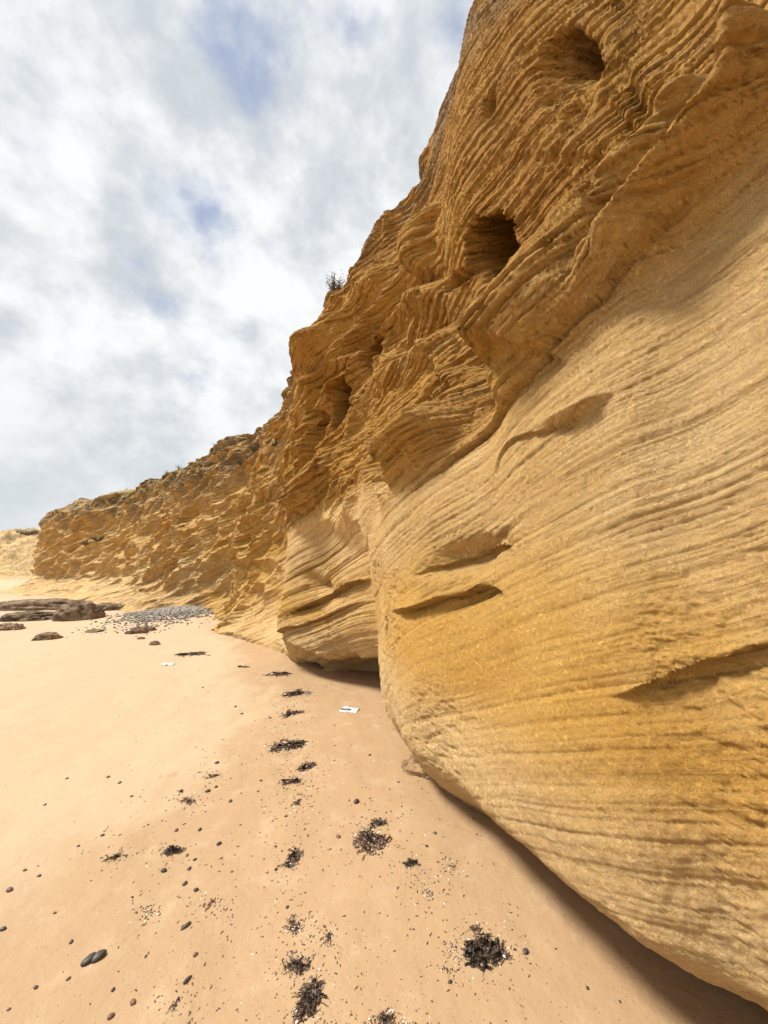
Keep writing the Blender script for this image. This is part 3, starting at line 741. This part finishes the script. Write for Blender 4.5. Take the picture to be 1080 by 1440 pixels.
def flakes(n, rad, size, lift, seed, aspect=.6, rot=0.0):
    rg = random.Random(seed); V_, F_ = [], []
    for _ in range(n):
        a = rg.uniform(0, 6.28); r_ = rad * math.sqrt(rg.random())
        x0, y0 = r_ * math.cos(a), r_ * math.sin(a) * aspect
        x, y = x0 * math.cos(rot) - y0 * math.sin(rot), x0 * math.sin(rot) + y0 * math.cos(rot); z = rg.uniform(0, lift) + size * .15
        s_ = size * rg.uniform(.4, 1.5); b = len(V_); m_ = 5; t0 = rg.uniform(0, 6)
        V_.append((x, y, z + s_ * .4))
        for k in range(m_):
            q = t0 + k * 6.283 / m_; rr_ = s_ * rg.uniform(.5, 1.1); V_.append((x + rr_ * math.cos(q), y + rr_ * math.sin(q), max(0.0003, z - s_ * .2 + rg.uniform(-.3, .3) * s_)))
        for k in range(m_): F_.append((b, b + 1 + k, b + 1 + (k + 1) % m_))
    return V_, F_
WEEDS = []
def weed(px, py, size, label, n=40, dark=1.0, pale=0, brown=0, lift=.3, rot=0.0, aspect=.6, seed=1, wid=.09, curl=1.0, name='seaweed_clump', cat='seaweed', mass=0):
    c, t = gnd(px, py); r_ = size * t / F / 2; WEEDS.append((px, py, size))
    root = empty(name, c)
    if n:
        V_, F_ = strands(int(n * 1.2), r_, r_ * 1.0, r_ * wid, r_ * lift, seed, curl, aspect, rot); V2, F2 = flakes(n, r_ * .95, r_ * .05, r_ * lift * .3, seed + 3, aspect, rot)
        q_ = len(V_); mt = WEED if dark > .5 else WEED2
        tag(me_obj('frond', V_ + V2, F_ + [tuple(i + q_ for i in f) for f in F2], mt, root), kind='stuff')
    if brown:
        V_, F_ = strands(brown, r_, r_ * .8, r_ * wid, r_ * lift * .6, seed + 5, curl, aspect, rot); tag(me_obj('dry_frond', V_, F_, WEED2, root), kind='stuff')
    if pale:
        V_, F_ = flakes(int(pale * .7), r_ * 1.0, r_ * .05, r_ * lift * .5, seed + 9, aspect, rot); tag(me_obj('bleached_fragments', V_, F_, PALE, root), kind='stuff')
    if mass:
        v, f = ICO[3]; X = v * (1 + .9 * fbm(v, 2.2, 4, .7, seed * 2.))[:, None] * np.array([r_ * mass * .8, r_ * mass * .6, r_ * lift * .6])
        me_obj('matted_weed', X, f, WEED, root)
    return tag(root, label, cat)
weed(683, 1340, 66, 'large glossy black seaweed clump with white bits, near the overhang at lower right', 95, 1, 24, 30, .26, .1, .7, 11, .13, mass=.6)
weed(668, 1308, 24, 'pale dry tuft just above the large black seaweed clump', 10, 0, 34, 26, .3, 1.2, .7, 12)
weed(637, 1330, 17, 'whitish scrap of bleached weed left of the large black clump', 0, 0, 60, 6, .2, 1.2, .8, 13)
weed(712, 1345, 26, 'thin straggling weed on the right side of the large black clump', 14, 1, 16, 8, .2, -.7, .4, 14)
weed(240, 1197, 28, 'compact rounded black seaweed lump alone on the left sand', 90, 1, 0, 10, .35, .5, .7, 15, .12, mass=.7)
weed(522, 1186, 62, 'wide reddish brown and white seaweed patch in the middle of the sand', 34, 1, 60, 90, .15, -.7, .75, 16, .07)
weed(530, 1158, 40, 'dark forked strands at the top of the reddish seaweed patch', 26, 1, 6, 5, .15, .7, .35, 17)
weed(578, 1216, 27, 'small oval dark weed clump right of the reddish patch', 46, 1, 8, 10, .25, .1, .5, 18, .12, mass=.4)
weed(604, 1255, 22, 'small white bleached weed scrap below the oval dark clump', 0, 0, 46, 8, .2, -1.2, .45, 19)
weed(634, 1220, 13, 'tiny brown curl of weed nearest the cliff shadow', 8, 0, 8, 12, .2, 0, .8, 20)
weed(413, 1208, 42, 'dark diagonal seaweed streak in the centre, above the whitish one', 46, 1, 14, 22, .15, .9, .4, 21)
weed(160, 1206, 40, 'thin dark sprawling weed strand left of the rounded black lump', 12, 1, 0, 6, .15, .1, .35, 22, .09)
weed(297, 1271, 30, 'forked brown twig of weed below the rounded black lump', 5, 0, 4, 5, .15, .6, .3, 23, .12)
weed(412, 1302, 36, 'whitish mottled weed clump in the lower centre', 18, 1, 60, 26, .2, -1.2, .6, 24)
weed(420, 1362, 40, 'dark weed clump just below the whitish mottled one', 46, 1, 12, 22, .2, .2, .7, 25, .10, mass=.35)
weed(436, 1408, 70, 'long dark ragged weed trail at the bottom centre', 90, 1, 24, 60, .12, 1.0, .4, 26, .07)
weed(462, 1320, 30, 'sparse line of weed crumbs right of the whitish clump', 10, 1, 16, 12, .1, 1.4, .3, 27)
weed(630, 1364, 20, 'single thin curved weed stalk left of and below the big black clump', 3, 1, 0, 0, .1, .1, .2, 28, .12)
weed(248, 1410, 30, 'thin dark vertical weed strand at the bottom left of centre', 9, 1, 3, 6, .1, 1.3, .25, 29, .09)
weed(210, 1283, 15, 'little brown weed scrap above the pebble pair', 4, 0, 2, 4, .1, .1, .4, 30)
weed(262, 1127, 26, 'small grey brown weed tuft at left, farther up the sand', 16, 0, 18, 18, .3, 0, .6, 31)
weed(300, 1092, 24, 'small dark arched weed scrap above the grey brown tuft', 12, 1, 6, 8, .15, .1, .4, 32)
weed(418, 1127, 20, 'short dark weed piece below the crosswise strand in the wrack line', 26, 1, 5, 8, .2, 1.1, .5, 33)
weed(410, 1100, 38, 'crosswise dark weed strand in the wrack line', 24, 1, 6, 14, .12, .2, .3, 34)
weed(434, 1077, 34, 'diagonal weed cluster right in the wrack line', 34, 1, 16, 20, .15, .9, .4, 35)
weed(402, 1050, 54, 'broad grey and black weed patch in the middle of the wrack line', 60, 1, 50, 60, .12, .5, .45, 36, .06)
weed(410, 1003, 40, 'grey weed patch above the broad one in the wrack line', 40, 1, 30, 40, .12, .8, .5, 37, .06)
weed(418, 975, 44, 'upper weed patch of the wrack line near the middle buttress', 40, 1, 24, 34, .12, .1, .45, 38, .06)
weed(392, 949, 44, 'flat weed streak lying in front of the middle buttress', 34, 1, 14, 24, .1, 0, .3, 39, .06)
weed(345, 938, 22, 'small weed streak left of the middle buttress', 14, 1, 4, 10, .1, 0, .3, 40)
weed(276, 920, 60, 'thin long line of weed and sticks in front of the layered cliff foot', 34, 1, 10, 40, .06, 0, .15, 41, .04)
weed(545, 1435, 60, 'scattered weed and shell bits at the bottom edge of the sand', 20, 1, 34, 24, .08, .1, .4, 42, .05)

# ---- litter
def litter(px, py, wpx, hpx, label, seed, stripe=False, rz=0.0):
    c, t = gnd(px, py); w_ = wpx * t / F / 2; n = 14; V_ = []; F_ = []; mi = []
    for i in range(n):
        for j in range(n):
            u, v = i / (n - 1) * 2 - 1, j / (n - 1) * 2 - 1
            p = np.array([u * 1.7, v * 1.3, seed * 1.0]); q = float(fbm(p[None], 1.5, 3, .6)[0])
            V_.append((u * w_ * (1 + .2 * q), v * w_ * .62 * (1 - .35 * u * q), (.25 * w_ * (q + .35) * (1 - .5 * abs(u)) + .16 * w_ * float(fbm((p * 3.1)[None], 1.5, 3, .6)[0])) * hpx + .004))
    for i in range(n - 1):
        for j in range(n - 1):
            F_.append((i * n + j, (i + 1) * n + j, (i + 1) * n + j + 1, i * n + j + 1)); mi.append(1 if stripe and 4 < j < 9 and i < 8 else 0)
    o = me_obj('plastic_scrap', V_, F_, PLASTIC, smooth=True, mats=[BLUEG], mi=mi); o.location = tuple(c); o.rotation_euler = (.12, 0, rz)
    so = o.modifiers.new('thickness', 'SOLIDIFY'); so.thickness = .002
    return tag(o, label, 'litter')
litter(236, 935, 15, 1.6, 'crumpled white plastic scrap on open sand at the left', 3, rz=.4)
litter(491, 999, 25, .5, 'flattened white wrapper with a dark print beside the cliff foot', 5, True, -.25)

# ---- wrack crumbs, shell grit and gravel: too many to count
def crumbs(name, n, mat, seed, size, label, line=True):
    rg = random.Random(seed); V_, F_ = [], []
    path = [(470, 958), (425, 975), (405, 1000), (395, 1050), (420, 1085), (415, 1130), (410, 1205), (425, 1300), (430, 1370), (445, 1438)]
    for _ in range(n):
        if line and rg.random() < .62:
            q = rg.choice(WEEDS); px = q[0] + rg.gauss(0, q[2] * .55 + 3); py = min(1439, q[1] + rg.gauss(0, q[2] * .42 + 3))
        elif line and rg.random() < .4:
            k = rg.randrange(len(path) - 1); f_ = rg.random(); px = path[k][0] * (1 - f_) + path[k + 1][0] * f_ + rg.gauss(0, 16); py = path[k][1] * (1 - f_) + path[k + 1][1] * f_
        else:
            py = rg.uniform(940, 1439); px = rg.uniform(180, 560 + (py - 940) * .5)
        c, t = gnd(px, py); s_ = size * rg.uniform(.4, 1.6) * min(t, 2.5); b = len(V_); q = rg.uniform(0, 6); el = rg.uniform(1, 3)
        ux, uy = math.cos(q) * s_ * el, math.sin(q) * s_ * el
        V_ += [(c[0] + ux, c[1] + uy, c[2]), (c[0] - uy / el, c[1] + ux / el, c[2]), (c[0] - ux, c[1] - uy, c[2]), (c[0] + uy / el, c[1] - ux / el, c[2]), (c[0], c[1], c[2] + s_ * .8)]
        F_ += [(b, b + 1, b + 4), (b + 1, b + 2, b + 4), (b + 2, b + 3, b + 4), (b + 3, b, b + 4)]
    return tag(me_obj(name, V_, F_, mat), label, kind='stuff')
crumbs('weed_crumbs', 1500, WEED, 5, .0016, 'fine dark weed crumbs strewn along the wrack line')
crumbs('dry_weed_crumbs', 900, WEED2, 6, .0018, 'fine brown weed crumbs strewn along the wrack line')
crumbs('shell_grit', 240, PALE, 7, .0014, 'pale shell grit sprinkled along the wrack line')
V_, F_ = [], []; rg = random.Random(4); iv, if_ = ICO[1]
for _ in range(5200):
    a = rg.uniform(0, 6.28); r_ = abs(rg.gauss(0, .52)) * (1 + .25 * math.sin(3 * a)); x = -6.55 + 2.0 * r_ * math.cos(a); y = 12.6 + 1.9 * r_ * math.sin(a) 
    s_ = rg.uniform(.02, .055) * (1.25 - .4 * r_); z = hsand(x, y); b = len(V_); ql = [rg.uniform(.6, 1.2) for _ in range(3)]
    V_ += [(x + p[0] * s_ * ql[0], y + p[1] * s_ * ql[1], z + .3 * s_ + p[2] * s_ * .6 * ql[2]) for p in iv[:12]] if False else [(x + p[0] * s_ * ql[0], y + p[1] * s_ * ql[1], z + .3 * s_ + p[2] * s_ * .6 * ql[2]) for p in iv]
    F_ += [tuple(b + q for q in f) for f in if_]
tag(me_obj('gravel', V_, F_, GRAV), 'bank of grey gravel heaped in the alcove of the cliff foot', kind='stuff')

# ---- plants on the cliff
CP = V[::2, ::2].reshape(-1, 3); cpx, cpy, cdp = project(CP)
def on_cliff(px, py, tol=10):
    d2 = (cpx - px) ** 2 + (cpy - py) ** 2; d2 = np.where(np.isnan(d2), 1e9, d2); m_ = max(tol * tol, d2.min() * 1.5)
    k = np.argmin(np.where(d2 < m_, cdp, 1e9)); return CP[k], float(cdp[k])
def bush(px, py, wpx, hpx, label, seed, leaf, nb=26, nl=900, name='scrub_bush', at=None, dense=1.0, rim=False):
    if at is None and rim:
        m_ = np.abs(cpx - px) < 2.5; k = np.where(m_)[0][np.argmin(cpy[m_])]; c, t = CP[k], float(cdp[k])
    elif at is None: c, t = on_cliff(px, py)
    else: c, t = at
    w_ = wpx * t / F / 2; h_ = hpx * t / F; rg = random.Random(seed); root = empty(name, c - np.array([0, 0, (.3 if rim else .06) * h_]))
    V_, F_ = [], []; tips = []
    for _ in range(nb):
        a = rg.uniform(0, 6.28); e = rg.uniform(.25, 1.0); x = y = z = 0; L_ = rg.uniform(.6, 1.05); seg = 5; th_ = h_ * .022
        dx, dy, dz = math.cos(a) * (1 - e * .6) * w_, math.sin(a) * (1 - e * .6) * w_, h_ * (.35 + e * .65)
        pr = None
        for k in range(seg + 1):
            b = len(V_); rr_ = th_ * (1 - k / (seg + 1))
            for q in range(4): V_.append((x + rr_ * math.cos(q * 1.57), y + rr_ * math.sin(q * 1.57), z))
            if pr is not None: F_ += [(pr + q, pr + (q + 1) % 4, b + (q + 1) % 4, b + q) for q in range(4)]
            pr = b; tips.append((x, y, z, k / seg))
            x += dx * L_ / seg + rg.gauss(0, .05) * w_; y += dy * L_ / seg + rg.gauss(0, .05) * w_; z += dz * L_ / seg * (1.2 - .3 * k / seg)
    me_obj('branches', V_, F_, TWIG, root)
    V_, F_ = [], []
    tp = [p for p in tips if p[3] > .35]
    for _ in range(nl):
        p = rg.choice(tp); s_ = h_ * rg.uniform(.02, .055) * dense; q = [rg.gauss(0, .09) for _ in range(3)]
        x, y, z = p[0] + q[0] * w_, p[1] + q[1] * w_, max(.02, p[2] + q[2] * h_); b = len(V_)
        u = np.array([rg.gauss(0, 1) for _ in range(3)]); u /= np.linalg.norm(u); v = np.cross(u, [rg.gauss(0, 1) for _ in range(3)]); v /= np.linalg.norm(v) + 1e-6
        for A_, B_ in ((-1, 0), (0, -.45), (1, 0), (0, .45)): V_.append((x + s_ * (u[0] * A_ + v[0] * B_), y + s_ * (u[1] * A_ + v[1] * B_), z + s_ * (u[2] * A_ + v[2] * B_)))
        F_.append((b, b + 1, b + 2, b + 3))
    me_obj('foliage', V_, F_, leaf, root)
    return tag(root, label, 'bush')
bush(470, 455, 42, 26, 'dry grey brown bush standing on the cliff rim against the sky', 1, LEAFD, 60, 700, rim=True)
bush(350, 640, 26, 12, 'green bush on a ledge below the rim where the far cliff meets the near one', 2, LEAF, 30, 900, dense=1.6)
bush(330, 652, 20, 9, 'olive bush just left of the green ledge bush', 3, LEAF, 24, 600, dense=1.6)
bush(378, 628, 16, 9, 'olive bush just right of the green ledge bush', 4, LEAF, 24, 600, dense=1.6)
bush(232, 649, 10, 7, 'tiny dark tuft on the far rim, left of a pair', 5, LEAF, 20, 260, rim=True)
bush(250, 645, 14, 8, 'tiny dark tuft on the far rim, right of a pair', 6, LEAF, 20, 260, rim=True)
bush(300, 630, 18, 6, 'low tuft on the rim right of the pair of tiny tufts', 7, LEAF, 20, 300, rim=True)
bush(178, 672, 12, 5, 'small tuft on the left part of the far rim', 8, LEAFD, 20, 260, rim=True)
bush(135, 752, 26, 8, 'upper green patch of scrub on the slope of the far cliff', 9, LEAF, 40, 1100, dense=1.8)
bush(112, 765, 22, 7, 'lower green patch of scrub on the slope of the far cliff', 10, LEAF, 40, 900, dense=1.8)

# ---- headland beyond the far end of the cliff
ha = 260; hb = 150
u_ = np.linspace(0, 1, ha); v_ = np.linspace(0, 1, hb)
UU, VV = np.meshgrid(u_, v_, indexing='ij')
hx = -135 + 110 * UU; hy = 58 + 34 * VV + .25 * (hx + 55) * 0
prof = sstep(0, .22, VV) * (.55 + .45 * sstep(.2, .5, VV))
H = np.stack([hx, hy, np.zeros_like(hx)], -1)
hz = (8.0 + 1.2 * fbm(H, .05, 3)) * prof - .3 + (1.8 * fbm(H, .28, 4, .55) + 1.2 * (1 - np.abs(fbm(H, .5, 4, .6, 4.)) * 2.2) * sstep(.05, .2, VV)) * sstep(0, .1, VV)
hz = hz + .35 * (np.floor(hz / .9) * .9 - hz)
H[..., 2] = hz
o = mesh_from_grid('headland', H, ROCK, dict(bed=hz, fine=hz * 0 + .6, crust=hz * 0 + .75, green=hz * 0 + .25, warm=hz * 0, pale=hz * 0 + .7))
tag(o, 'low pale rocky headland beyond the end of the cliff', kind='structure')
d = pixdir(40, 751); k = 66 / d[1]; p = EYE + d * k
bush(40, 748, 40, 9, 'dark bush on top of the far headland at the left edge', 21, LEAF, 40, 1400, at=(np.array([p[0], p[1], p[2] - .25]), k), dense=1.8)
print('done', round(time.time() - T0, 1))
